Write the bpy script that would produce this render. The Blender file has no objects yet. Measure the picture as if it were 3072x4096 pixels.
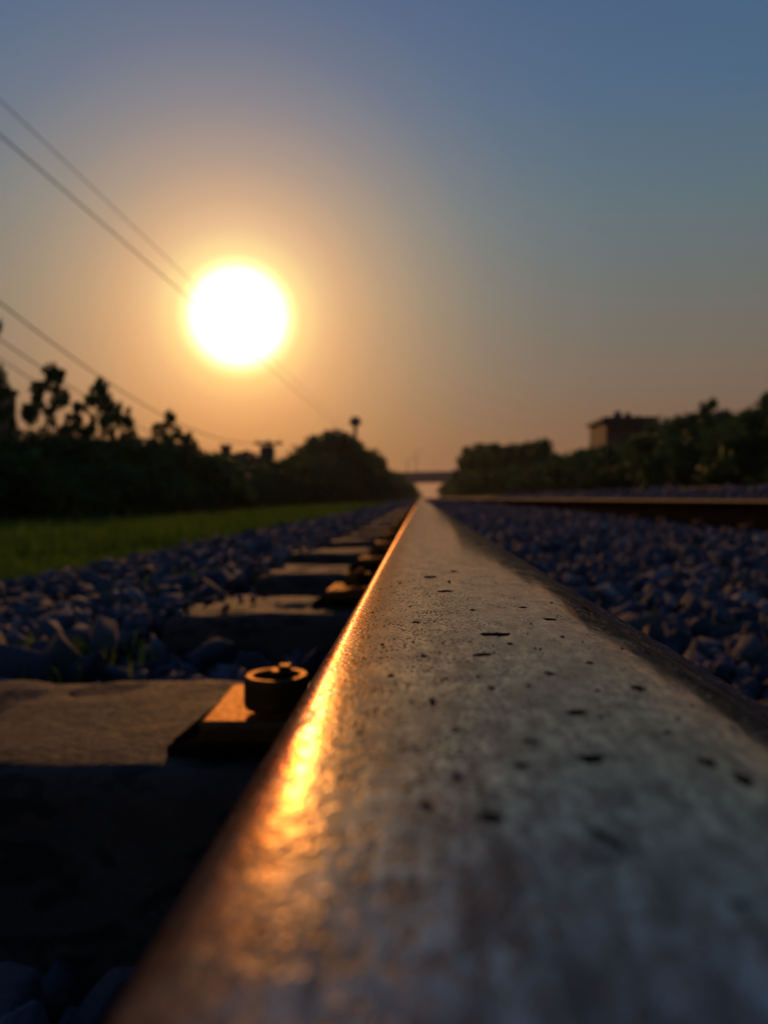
import bpy, bmesh, math, random
import numpy as np
from mathutils import Vector, Matrix, Euler, noise
C = bpy.context.scene.collection
R = math.radians
random.seed(7)
rng = np.random.default_rng(7)

# ------------------------------------------------------------------ camera
EYE = 0.023
FPX = 3020.0
cd = bpy.data.cameras.new('camera')
cam = bpy.data.objects.new('camera', cd); C.objects.link(cam)
cam.location = (0, 0, EYE)
cam.rotation_euler = (R(90 - 1.04), 0, R(2.73))
cd.sensor_fit = 'VERTICAL'; cd.sensor_height = 6.4; cd.sensor_width = 4.8
cd.lens = FPX / 4096 * 6.4
cd.clip_start = 0.004; cd.clip_end = 9000
cd.dof.use_dof = True; cd.dof.focus_distance = 0.155; cd.dof.aperture_fstop = cd.lens / 1.5
bpy.context.scene.camera = cam
CM = cam.rotation_euler.to_matrix()
def ray(px, py):
    return (CM @ Vector(((px - 1536) / FPX, (2048 - py) / FPX, -1))).normalized()
def at(px, py, d):
    v = ray(px, py); t = d / v.y
    return Vector((v.x * t, d, EYE + v.z * t))

# ------------------------------------------------------------------ sky and sun
SUN = ray(954, 1272)
s_el = math.asin(SUN.z); s_az = math.atan2(SUN.x, SUN.y)      # azimuth from +Y towards +X
w = bpy.data.worlds.new('World'); bpy.context.scene.world = w; w.use_nodes = True
nt = w.node_tree; N = nt.nodes; L = nt.links; N.clear()
def nd(t, **k):
    n = N.new(t)
    for a, b in k.items(): setattr(n, a, b)
    return n
def ramp(node, stops, interp='LINEAR'):
    cr = node.color_ramp; cr.interpolation = interp
    while len(cr.elements) > 1: cr.elements.remove(cr.elements[-1])
    cr.elements[0].position = stops[0][0]; cr.elements[0].color = (*stops[0][1], 1)
    for p, c in stops[1:]:
        e = cr.elements.new(p); e.color = (*c, 1)
sky = nd('ShaderNodeTexSky', sky_type='NISHITA'); sky.sun_disc = False
sky.sun_elevation = s_el; sky.sun_rotation = s_az; sky.air_density = 1.6; sky.dust_density = 4; sky.ozone_density = 3
tc = nd('ShaderNodeTexCoord')
nm = nd('ShaderNodeVectorMath', operation='NORMALIZE'); L.new(tc.outputs['Generated'], nm.inputs[0])
dot = nd('ShaderNodeVectorMath', operation='DOT_PRODUCT'); L.new(nm.outputs[0], dot.inputs[0]); dot.inputs[1].default_value = SUN
ac = nd('ShaderNodeMath', operation='ARCCOSINE'); L.new(dot.outputs['Value'], ac.inputs[0])
th = nd('ShaderNodeMath', operation='DIVIDE'); L.new(ac.outputs[0], th.inputs[0]); th.inputs[1].default_value = R(60)
sx = nd('ShaderNodeSeparateXYZ'); L.new(nm.outputs[0], sx.inputs[0])
asn = nd('ShaderNodeMath', operation='ARCSINE'); L.new(sx.outputs['Z'], asn.inputs[0])
el = nd('ShaderNodeMath', operation='DIVIDE'); L.new(asn.outputs[0], el.inputs[0]); el.inputs[1].default_value = R(90); el.use_clamp = True
base = nd('ShaderNodeValToRGB'); L.new(el.outputs[0], base.inputs[0])
D = 1 / 90
ramp(base, [(0, (.145, .058, .036)), (4*D, (.170, .088, .050)), (9*D, (.152, .120, .092)), (14*D, (.124, .136, .126)),
            (20*D, (.090, .145, .172)), (27*D, (.056, .124, .212)), (35*D, (.042, .100, .215)), (50*D, (.034, .078, .19)), (1, (.024, .056, .14))])
glow = nd('ShaderNodeValToRGB'); L.new(th.outputs[0], glow.inputs[0])
G = 1 / 60
ramp(glow, [(0, (1, 1, 1)), (3.3*G, (1, 1, .8)), (3.9*G, (1, .90, .26)), (4.5*G, (.86, .56, .13)), (6.2*G, (.64, .31, .075)), (8*G, (.47, .20, .034)),
            (10.5*G, (.29, .13, .026)), (14*G, (.150, .076, .022)), (18*G, (.064, .038, .022)), (22*G, (.028, .020, .018)), (27*G, (.012, .010, .011)), (33*G, (.008, .005, .005)), (42*G, (.002, .0015, .0015)), (52*G, (0, 0, 0)), (1, (0, 0, 0))], 'LINEAR')
# the aureole is dimmed and reddened by the thicker air near the horizon, and the sky away from the sun is darker
ext = nd('ShaderNodeValToRGB'); L.new(el.outputs[0], ext.inputs[0]); ramp(ext, [(0, (.88, .60, .42)), (6*D, (.94, .76, .58)), (15*D, (1, 1, 1)), (1, (1, 1, 1))])
glm = nd('ShaderNodeVectorMath', operation='MULTIPLY'); L.new(glow.outputs[0], glm.inputs[0]); L.new(ext.outputs[0], glm.inputs[1])
away = nd('ShaderNodeMapRange'); away.interpolation_type = 'SMOOTHSTEP'; L.new(ac.outputs[0], away.inputs['Value'])
away.inputs['From Min'].default_value = R(42); away.inputs['From Max'].default_value = R(110); away.inputs['To Min'].default_value = 1; away.inputs['To Max'].default_value = .80
bsm = nd('ShaderNodeVectorMath', operation='SCALE'); L.new(base.outputs[0], bsm.inputs[0]); L.new(away.outputs[0], bsm.inputs['Scale'])
core = nd('ShaderNodeMapRange'); core.interpolation_type = 'SMOOTHERSTEP'
L.new(th.outputs[0], core.inputs['Value'])
core.inputs['From Min'].default_value = 3.9*G; core.inputs['From Max'].default_value = 1.8*G
core.inputs['To Min'].default_value = 0; core.inputs['To Max'].default_value = 1
cc = nd('ShaderNodeMix', data_type='RGBA', blend_type='MIX'); L.new(core.outputs[0], cc.inputs['Factor'])
cc.inputs['A'].default_value = (0, 0, 0, 1); cc.inputs['B'].default_value = (4.5, 2.5, 1.02, 1)
def add(a, b):
    m = nd('ShaderNodeVectorMath', operation='ADD'); L.new(a, m.inputs[0]); L.new(b, m.inputs[1]); return m.outputs[0]
sc_ = nd('ShaderNodeVectorMath', operation='SCALE'); L.new(sky.outputs[0], sc_.inputs[0]); sc_.inputs['Scale'].default_value = 0.003
tot = add(add(bsm.outputs[0], glm.outputs[0]), add(cc.outputs['Result'], sc_.outputs[0]))
bg = nd('ShaderNodeBackground'); L.new(tot, bg.inputs[0]); bg.inputs[1].default_value = 1.0
wo = nd('ShaderNodeOutputWorld'); L.new(bg.outputs[0], wo.inputs[0])

sl = bpy.data.lights.new('sun', 'SUN'); so = bpy.data.objects.new('sun', sl); C.objects.link(so)
sl.energy = 1.5; sl.angle = R(0.8); sl.color = (1, .43, .10)
so.rotation_euler = (-SUN).to_track_quat('-Z', 'Y').to_euler()
vs = bpy.context.scene.view_settings
vs.view_transform = 'Standard'; vs.look = 'None'; vs.gamma = 1; vs.exposure = 0; vs.use_curve_mapping = False
try:
    bpy.context.scene.cycles.max_bounces = 6
    bpy.context.scene.cycles.use_denoising = True
except Exception: pass

# ------------------------------------------------------------------ helpers
def tag(o, label=None, cat=None, group=None, kind=None):
    if label: o['label'] = label
    if cat: o['category'] = cat
    if group: o['group'] = group
    if kind: o['kind'] = kind
    return o
def link(name, me, parent=None, mat=None):
    o = bpy.data.objects.new(name, me); C.objects.link(o)
    if parent: o.parent = parent
    if mat: me.materials.append(mat)
    return o
def empty(name, loc=(0, 0, 0), rz=0):
    o = bpy.data.objects.new(name, None); C.objects.link(o)
    o.location = loc; o.rotation_euler = (0, 0, rz); o.empty_display_size = .1
    return o
def copy_tree(o, parent=None):
    c = o.copy(); C.objects.link(c)
    if parent: c.parent = parent
    for ch in list(o.children): copy_tree(ch, c)
    return c
def me_np(name, V, F, smooth=False):
    """V (n,3); F (m,k) constant polygon size"""
    V = np.asarray(V, dtype=np.float32); F = np.asarray(F, dtype=np.int32); k = F.shape[1]
    me = bpy.data.meshes.new(name)
    me.vertices.add(len(V)); me.vertices.foreach_set('co', V.ravel())
    me.loops.add(F.size); me.loops.foreach_set('vertex_index', F.ravel())
    me.polygons.add(len(F)); me.polygons.foreach_set('loop_start', np.arange(0, F.size, k, dtype=np.int32))
    me.polygons.foreach_set('loop_total', np.full(len(F), k, dtype=np.int32))
    if smooth: me.polygons.foreach_set('use_smooth', np.ones(len(F), dtype=bool))
    me.update(calc_edges=True); return me
def me_bm(name, bm, smooth=False):
    bmesh.ops.recalc_face_normals(bm, faces=bm.faces[:])
    me = bpy.data.meshes.new(name); bm.to_mesh(me); bm.free()
    if smooth: me.polygons.foreach_set('use_smooth', [True] * len(me.polygons))
    return me
def box(bm, x0, x1, y0, y1, z0, z1, bev=0, M=None, seg=2):
    r = bmesh.ops.create_cube(bm, size=1)
    vs_ = r['verts']
    for v in vs_:
        v.co = Vector((x0 if v.co.x < 0 else x1, y0 if v.co.y < 0 else y1, z0 if v.co.z < 0 else z1))
    if bev:
        es = list({e for v in vs_ for e in v.link_edges})
        o = bmesh.ops.bevel(bm, geom=es, offset=bev, segments=seg, profile=.5, affect='EDGES')
        vs_ = list({v for f in o['faces'] for v in f.verts} | {v for v in vs_ if v.is_valid})
    if M: bmesh.ops.transform(bm, matrix=M, verts=vs_)
    return vs_
def tube(bm, pts, rad, n=8, cap=True):
    pts = [Vector(p) for p in pts]
    rads = rad if isinstance(rad, (list, tuple)) else [rad] * len(pts)
    rings = []
    for i, p in enumerate(pts):
        d = (pts[min(i + 1, len(pts) - 1)] - pts[max(i - 1, 0)]).normalized()
        u = d.orthogonal().normalized() if abs(d.z) > .9 else d.cross(Vector((0, 0, 1))).normalized()
        v = d.cross(u)
        rings.append([bm.verts.new(p + (u * math.cos(2*math.pi*k/n) + v * math.sin(2*math.pi*k/n)) * rads[i]) for k in range(n)])
    for a, b in zip(rings[:-1], rings[1:]):
        for k in range(n): bm.faces.new((a[k], a[(k+1) % n], b[(k+1) % n], b[k]))
    if cap:
        bm.faces.new(rings[0]); bm.faces.new(rings[-1])
def lathe(bm, prof, n=32, c=(0, 0, 0)):
    rings = []
    for r, z in prof:
        rings.append([bm.verts.new((c[0] + r*math.cos(2*math.pi*k/n), c[1] + r*math.sin(2*math.pi*k/n), c[2] + z)) for k in range(n)])
    for a, b in zip(rings[:-1], rings[1:]):
        for k in range(n): bm.faces.new((a[k], a[(k+1) % n], b[(k+1) % n], b[k]))
    bm.faces.new(rings[0]); bm.faces.new(rings[-1])

# ------------------------------------------------------------------ materials
class Mat:
    def __init__(s, name):
        s.m = bpy.data.materials.new(name); s.m.use_nodes = True
        s.t = s.m.node_tree; s.p = s.t.nodes['Principled BSDF']; s.out = s.t.nodes['Material Output']
        s.tc = s.n('ShaderNodeTexCoord')
    def n(s, t, **k):
        x = s.t.nodes.new(t)
        for a, b in k.items(): setattr(x, a, b)
        return x
    def l(s, a, b): s.t.links.new(a, b)
    def coords(s, scale=(1, 1, 1), src='Object'):
        mp = s.n('ShaderNodeMapping'); mp.inputs['Scale'].default_value = scale
        s.l(s.tc.outputs[src], mp.inputs[0]); return mp.outputs[0]
    def noise(s, scale, detail=5, rough=.6, vec=None, dist=0):
        x = s.n('ShaderNodeTexNoise'); x.inputs['Scale'].default_value = scale; x.inputs['Detail'].default_value = detail
        x.inputs['Roughness'].default_value = rough; x.inputs['Distortion'].default_value = dist
        s.l(vec if vec else s.tc.outputs['Object'], x.inputs['Vector']); return x.outputs['Fac']
    def vor(s, scale, vec=None, feature='F1', rnd=1):
        x = s.n('ShaderNodeTexVoronoi', feature=feature); x.inputs['Scale'].default_value = scale; x.inputs['Randomness'].default_value = rnd
        s.l(vec if vec else s.tc.outputs['Object'], x.inputs['Vector']); return x
    def ramp(s, fac, stops, interp='LINEAR'):
        x = s.n('ShaderNodeValToRGB'); ramp(x, [(p, c if isinstance(c, tuple) else (c, c, c)) for p, c in stops], interp)
        s.l(fac, x.inputs[0]); return x.outputs[0]
    def mix(s, fac, a, b, bt='MIX'):
        x = s.n('ShaderNodeMix', data_type='RGBA', blend_type=bt)
        for v, i in ((fac, 'Factor'), (a, 'A'), (b, 'B')):
            if isinstance(v, (int, float)): x.inputs[i].default_value = v if i == 'Factor' else (v, v, v, 1)
            elif isinstance(v, tuple): x.inputs[i].default_value = (*v, 1)
            else: s.l(v, x.inputs[i])
        return x.outputs['Result']
    def math(s, op, a, b=0.0, clamp=False):
        x = s.n('ShaderNodeMath', operation=op); x.use_clamp = clamp
        for v, i in ((a, 0), (b, 1)):
            if isinstance(v, (int, float)): x.inputs[i].default_value = v
            else: s.l(v, x.inputs[i])
        return x.outputs[0]
    def bump(s, h, strength=.5, dist=.01, prev=None):
        x = s.n('ShaderNodeBump'); x.inputs['Strength'].default_value = strength; x.inputs['Distance'].default_value = dist
        s.l(h, x.inputs['Height'])
        if prev: s.l(prev, x.inputs['Normal'])
        s.l(x.outputs[0], s.p.inputs['Normal']); return x.outputs[0]
    def set(s, **k):
        for a, v in k.items():
            i = s.p.inputs[{'col': 'Base Color', 'rough': 'Roughness', 'metal': 'Metallic', 'spec': 'Specular IOR Level'}[a]]
            if isinstance(v, tuple): i.default_value = (*v, 1)
            elif isinstance(v, (int, float)): i.default_value = v
            else: s.l(v, i)
        return s

def m_railhead():
    m = Mat('worn_steel')
    st = m.coords((1, .22, 1))                       # marks drawn out along the rail
    n1 = m.noise(160, 6, .7); n2 = m.noise(900, 4, .65, st); n3 = m.noise(28, 4, .6, m.coords((1, .35, 1)))
    pit = m.vor(1250, m.coords((1, .6, 1))).outputs['Distance']
    pmask = m.ramp(pit, [(0, 1), (.30, 1), (.48, 0)])
    gate = m.ramp(m.noise(240, 3, .6, m.coords((1, .4, 1))), [(.44, 0), (.58, 1)])
    # pitting is heavier on the field side (object x below zero)
    sx_ = m.n('ShaderNodeSeparateXYZ'); m.l(m.tc.outputs['Object'], sx_.inputs[0])
    left = m.n('ShaderNodeMapRange'); m.l(sx_.outputs['X'], left.inputs['Value'])
    left.inputs['From Min'].default_value = .004; left.inputs['From Max'].default_value = -.014
    gate2 = m.math('MAXIMUM', m.math('MULTIPLY', gate, .7), m.math('MULTIPLY', m.ramp(n1, [(.36, 0), (.52, 1)]), left.outputs[0]))
    pits = m.math('MULTIPLY', pmask, gate2)
    col = m.ramp(n3, [(.3, (.36, .355, .325)), (.7, (.54, .53, .47))])
    col = m.mix(m.math('MULTIPLY', m.ramp(n2, [(.42, 0), (.7, 1)]), .5), col, (.07, .055, .040))
    # rusty brown skin on the shoulder, the sun's amber glint worked into its colour
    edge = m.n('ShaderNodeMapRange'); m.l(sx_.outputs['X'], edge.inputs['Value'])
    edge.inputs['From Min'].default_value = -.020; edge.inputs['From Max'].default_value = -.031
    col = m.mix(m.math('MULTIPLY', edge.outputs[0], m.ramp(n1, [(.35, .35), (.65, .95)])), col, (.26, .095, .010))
    col = m.mix(m.math('MULTIPLY', pits, .85), col, (.035, .025, .018))
    rg = m.math('ADD', m.ramp(n1, [(.3, .045), (.7, .09)]), m.math('MULTIPLY', m.math('MAXIMUM', edge.outputs[0], m.math('MULTIPLY', left.outputs[0], .35)), .18))
    rg = m.math('ADD', rg, m.math('MULTIPLY', pits, .3))
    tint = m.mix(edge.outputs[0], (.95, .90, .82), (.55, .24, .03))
    blot = m.ramp(m.noise(130, 3, .5, m.coords((1, .6, 1), 'Object')), [(.46, 0), (.62, 1)])
    blot2 = m.ramp(m.noise(420, 4, .6, m.coords((1, .55, 1))), [(.44, 0), (.60, 1)])
    streak = m.ramp(m.noise(700, 3, .6, m.coords((1, .06, 1))), [(.42, 0), (.62, 1)])
    col = m.mix(m.math('MULTIPLY', blot, .45), col, (.04, .04, .04))
    col = m.mix(m.math('MULTIPLY', blot2, .52), col, (.03, .032, .034))
    col = m.mix(m.math('MULTIPLY', streak, .35), col, (.05, .045, .04))
    fine = m.ramp(m.noise(2200, 3, .6, m.coords((1, .5, 1))), [(.52, 0), (.64, 1)])
    col = m.mix(m.math('MULTIPLY', fine, .6), col, (.03, .025, .02))
    rg = m.math('ADD', rg, m.math('MULTIPLY', blot, .05))
    # pits, smears and scale do not shine: less metal, less gloss
    dk = m.math('MAXIMUM', pits, m.math('MAXIMUM', m.math('MULTIPLY', fine, .55), m.math('MAXIMUM', m.math('MULTIPLY', blot2, .50), m.math('MAXIMUM', m.math('MULTIPLY', blot, .30), m.math('MULTIPLY', streak, .28)))))
    inv = m.math('SUBTRACT', 1.0, dk)
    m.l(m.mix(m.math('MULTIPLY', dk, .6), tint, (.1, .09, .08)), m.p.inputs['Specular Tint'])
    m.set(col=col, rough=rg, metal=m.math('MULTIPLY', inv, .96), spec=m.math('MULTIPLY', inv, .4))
    # the field side is rough, the running band rolled smooth
    sm = m.n('ShaderNodeMapRange'); m.l(sx_.outputs['X'], sm.inputs['Value'])
    sm.inputs['From Min'].default_value = .004; sm.inputs['From Max'].default_value = -.022; sm.inputs['To Min'].default_value = .06; sm.inputs['To Max'].default_value = 1
    b = m.bump(m.math('MULTIPLY', n1, sm.outputs[0]), .05, .0003)
    b = m.bump(m.math('MULTIPLY', m.math('SUBTRACT', n2, m.math('MULTIPLY', pits, 1.6)), sm.outputs[0]), .11, .00010, b)
    b = m.bump(m.math('MULTIPLY', m.noise(420, 4, .7), edge.outputs[0]), .20, .0005, b)
    return m.m
def m_dullhead():
    m = Mat('brown_rail_steel'); n1 = m.noise(60, 6, .7)
    m.set(col=m.ramp(n1, [(.3, (.035, .018, .011)), (.7, (.075, .04, .024))]), rough=.6, metal=.4, spec=.1); m.bump(n1, .3, .001); return m.m
def m_rust(name='rusty_steel', c0=(.045, .022, .012), c1=(.12, .055, .025), rough=.62, metal=.35, sc=60, spec=.15, tint=(1, 1, 1)):
    m = Mat(name); n1 = m.noise(sc, 6, .7); n2 = m.noise(sc * 6, 4, .6)
    m.set(col=m.ramp(n1, [(.3, c0), (.7, c1)]), rough=m.ramp(n2, [(.3, rough - .1), (.7, rough + .15)]), metal=metal, spec=spec)
    m.p.inputs['Specular Tint'].default_value = (*tint, 1)
    m.bump(n2, .4, .001); return m.m
def m_flake():
    m = Mat('dark_scale'); m.set(col=(.016, .014, .012), rough=1, metal=0, spec=0); return m.m
def m_concrete():
    m = Mat('weathered_concrete'); n1 = m.noise(14, 6, .65); n2 = m.noise(120, 5, .7)
    v = m.vor(90, m.coords((.6, 1.6, 1))).outputs['Distance']
    col = m.ramp(n1, [(.3, (.032, .023, .019)), (.55, (.066, .042, .033)), (.75, (.10, .064, .049))])
    col = m.mix(m.ramp(n2, [(.35, .5), (.6, 0)]), col, (.05, .04, .035))
    oi = m.n('ShaderNodeObjectInfo')
    col = m.mix(m.math('MULTIPLY', oi.outputs['Random'], .35), col, (.08, .065, .06))
    crack = m.ramp(m.noise(26, 3, .5, m.coords((.7, 2.4, 1)), 1.2), [(.53, 0), (.60, 1)])
    col = m.mix(m.math('MULTIPLY', crack, .8), col, (.012, .010, .010))
    m.set(col=col, rough=m.ramp(n2, [(.3, .70), (.7, .9)]), spec=.25)
    b = m.bump(n2, .6, .004); b = m.bump(n1, .6, .012, b)
    m.bump(m.ramp(v, [(0, 0), (.2, 1)]), .35, .003, b)
    return m.m
def m_stone():
    m = Mat('ballast_stone_rock'); g = m.n('ShaderNodeNewGeometry')
    n2 = m.noise(70, 5, .7)
    col = m.ramp(g.outputs['Random Per Island'], [(0, (.020, .026, .045)), (.45, (.048, .060, .096)), (.75, (.085, .10, .145)), (.86, (.11, .083, .08)), (.92, (.05, .036, .032)), (1, (.22, .24, .29))])
    col = m.mix(m.ramp(n2, [(.4, .4), (.65, 0)]), col, (.03, .032, .04))
    m.set(col=col, rough=.85, spec=.3); m.bump(n2, .8, .006); return m.m
def m_ground():
    m = Mat('ground_soil'); s = m.n('ShaderNodeSeparateXYZ'); m.l(m.tc.outputs['Object'], s.inputs[0])
    n1 = m.noise(.8, 6, .7); n2 = m.noise(30, 6, .75)
    x = m.math('ADD', s.outputs['X'], m.math('MULTIPLY', m.math('SUBTRACT', m.noise(2.2, 5, .7), .5), .7))
    grey = m.ramp(n2, [(.3, (.012, .014, .02)), (.7, (.04, .044, .056))])
    green = m.ramp(n1, [(.3, (.035, .05, .012)), (.7, (.075, .10, .02))])
    a = m.n('ShaderNodeMapRange'); m.l(x, a.inputs['Value']); a.inputs['From Min'].default_value = -1.2; a.inputs['From Max'].default_value = -1.35
    b = m.n('ShaderNodeMapRange'); m.l(x, b.inputs['Value']); b.inputs['From Min'].default_value = 8.2; b.inputs['From Max'].default_value = 8.5
    m.set(col=m.mix(m.math('MAXIMUM', a.outputs[0], b.outputs[0]), grey, green), rough=.9, spec=.2)
    m.bump(n2, .8, .03); return m.m
def m_leaf(name, c0, c1, trans=.35):
    m = Mat(name); g = m.n('ShaderNodeNewGeometry'); n1 = m.noise(1.3, 3, .6)
    col = m.mix(m.math('MULTIPLY', m.ramp(n1, [(.35, 0), (.65, 1)]), .6), m.ramp(g.outputs['Random Per Island'], [(0, c0), (1, c1)]), c0)
    m.set(col=col, rough=.6, spec=.15)
    t = m.n('ShaderNodeBsdfTranslucent'); m.l(col, t.inputs[0])
    mx = m.n('ShaderNodeMixShader'); mx.inputs[0].default_value = trans
    m.l(m.p.outputs[0], mx.inputs[1]); m.l(t.outputs[0], mx.inputs[2]); m.l(mx.outputs[0], m.out.inputs[0]); return m.m
def m_plain(name, c, rough=.8, var=.5, sc=3, metal=0):
    m = Mat(name); n1 = m.noise(sc, 6, .65)
    m.set(col=m.ramp(n1, [(.3, tuple(x * (1 - var) for x in c)), (.7, c)]), rough=rough, metal=metal); m.bump(n1, .3, .02); return m.m
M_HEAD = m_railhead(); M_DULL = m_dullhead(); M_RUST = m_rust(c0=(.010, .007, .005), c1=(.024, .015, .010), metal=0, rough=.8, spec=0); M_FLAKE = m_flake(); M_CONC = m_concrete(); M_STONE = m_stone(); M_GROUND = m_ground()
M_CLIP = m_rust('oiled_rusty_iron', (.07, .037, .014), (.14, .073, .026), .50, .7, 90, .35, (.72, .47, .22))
M_CLIP_SHADE = m_rust('shaded_rusty_iron', (.02, .012, .008), (.05, .03, .018), .8, 0, 90, .1)  # darker matt copy of the clamp iron, shade put into its colour
M_LEAF = m_leaf('dark_leaves', (.028, .072, .030), (.062, .135, .045), .35)
M_LEAF2 = m_leaf('olive_leaves', (.035, .08, .022), (.07, .13, .035), .3)
M_GRASS = m_leaf('grass_blades', (.030, .085, .008), (.17, .26, .03), .5)
M_BARK = m_plain('bark', (.07, .05, .035), .9, .5, 12)
M_WALL = m_plain('dim_plaster', (.10, .08, .075), .85, .3, 1.5)
M_WALL2 = m_plain('red_brick_plaster', (.085, .052, .042), .85, .3, 1.5)
M_ROOF = m_plain('dark_roof', (.05, .04, .038), .8, .4, 2)
M_PANE = m_plain('window_pane', (.02, .025, .03), .15, .2, 2)
M_BRIDGE = m_plain('bridge_concrete', (.13, .13, .14), .85, .3, .3)
M_POLE = m_plain('pole_steel', (.07, .065, .06), .6, .4, 5, .5)
M_WIRE = m_plain('wire_sheath', (.03, .03, .03), .6, .2, 5)

# ------------------------------------------------------------------ ground
HAZE = .00022
SY = .65; Y0 = .478                      # sleeper spacing, front edge of the first one
CX = .0177                               # centre line of the near rail
GX = CX + 1.745; GZ = .015               # the other rail of this track, laid slightly higher
TILT = GZ / (GX - CX)
ZS = -.153                               # sleeper top at the near rail
NX0 = 4.9; NX1 = NX0 + 1.745; NZ = .209  # second track
def lerp(x, pts):
    if x <= pts[0][0]: return pts[0][1]
    for (a, b), (c, d) in zip(pts[:-1], pts[1:]):
        if x <= c: return b + (d - b) * (x - a) / (c - a)
    return pts[-1][1]
GP = [(-400, -1.2), (-60, -.9), (-14, -.60), (-7.5, -.50), (-3.5, -.40), (-1.9, -.34), (-1.25, -.27), (-.95, -.225), (-.5, -.215), (.1, -.225), (.35, -.205), (1.3, -.185),
      (1.6, -.185), (2.0, -.17), (2.5, -.15), (3.3, -.11), (4.1, .05), (4.6, .15), (6.9, .15), (7.6, .08), (8.3, .0), (12, .1), (30, .5), (400, 1.5)]
def gz(x): return lerp(x, GP)
def crib(x, y): return .062 * min(1, max(0, (x + .60) / .12)) * min(1, max(0, (.02 - x) / .06)) * min(1, max(0, (.56 - y) / .06)) * min(1, max(0, (y + .5) / .3))
xs = [-4000, -1500, -400, -150, -60, -30, -20, -14, -10, -7.5, -5, -3.5, -2.6] + list(np.arange(-2.2, 8.6, .14)) + [9, 10, 12, 15, 20, 30, 60, 150, 400, 1500, 4000]
ys = [-60, -20, -6, -2] + [-1, -.8, -.6, -.4, -.2, 0, .1, .2, .3, .4, .47, .52, .56] + list(np.arange(.7, 12, .22)) + list(np.geomspace(12.3, 7000, 60))
V = []; 
for y in ys:
    for x in xs:
        j = .012 if abs(x) < 9 else .0
        V.append((x, y, gz(x) - crib(x, y) + j * noise.noise(Vector((x*3, y*3, 0))) - .012))
nx = len(xs)
F = [(r*nx + c, r*nx + c + 1, (r+1)*nx + c + 1, (r+1)*nx + c) for r in range(len(ys)-1) for c in range(nx-1)]
g = link('ground', me_np('ground', V, F, True), None, M_GROUND); tag(g, 'dim trackside ground running to the horizon under track, grass and trees', kind='structure')

# ------------------------------------------------------------------ rails
def rail_profile(asym=True):
    P = []                                                   # clockwise from the left underside of the head
    def arc_side(sgn):
        pts = []; x = 0; z = 0; a = 0
        def step(Rr, x_end, n):
            nonlocal x, z, a
            a1 = a + math.asin(min(1, 0)) ; 
            x0 = x
            s0 = math.sin(a); s1 = min(1.0, s0 + (x_end - x0) / Rr); a1 = math.asin(s1)
            zc = z - Rr * math.cos(a)
            for k in range(1, n + 1):
                aa = a + (a1 - a) * k / n
                pts.append((x0 + Rr * (math.sin(aa) - s0), zc + Rr * math.cos(aa)))
            x, z = pts[-1]; a = a1
        if sgn < 0: step(.32, .0265, 12); step(.030, .0305, 10)          # field side: flat crown, tight shoulder
        else: step(.30, .007, 6); step(.058, .0275, 18)                   # gauge side: worn round
        rr = (.0345 - x) / (1 - math.sin(a)); step(rr, .0345, 14)
        zb = z
        pts += [(.0345, zb - .006), (.0348, zb - .014), (.0335, zb - .0185), (.024, zb - .024), (.0095, zb - .031), (.0078, zb - .040), (.0075, -.075),
                (.0078, -.114), (.011, -.124), (.022, -.1295), (.045, -.135), (.066, -.1385), (.068, -.1405), (.068, -.149)]
        return [(sgn * a_, b_) for a_, b_ in pts]
    return arc_side(-1)[::-1] + [(0, 0)] + arc_side(1)
PROF = rail_profile()
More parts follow.
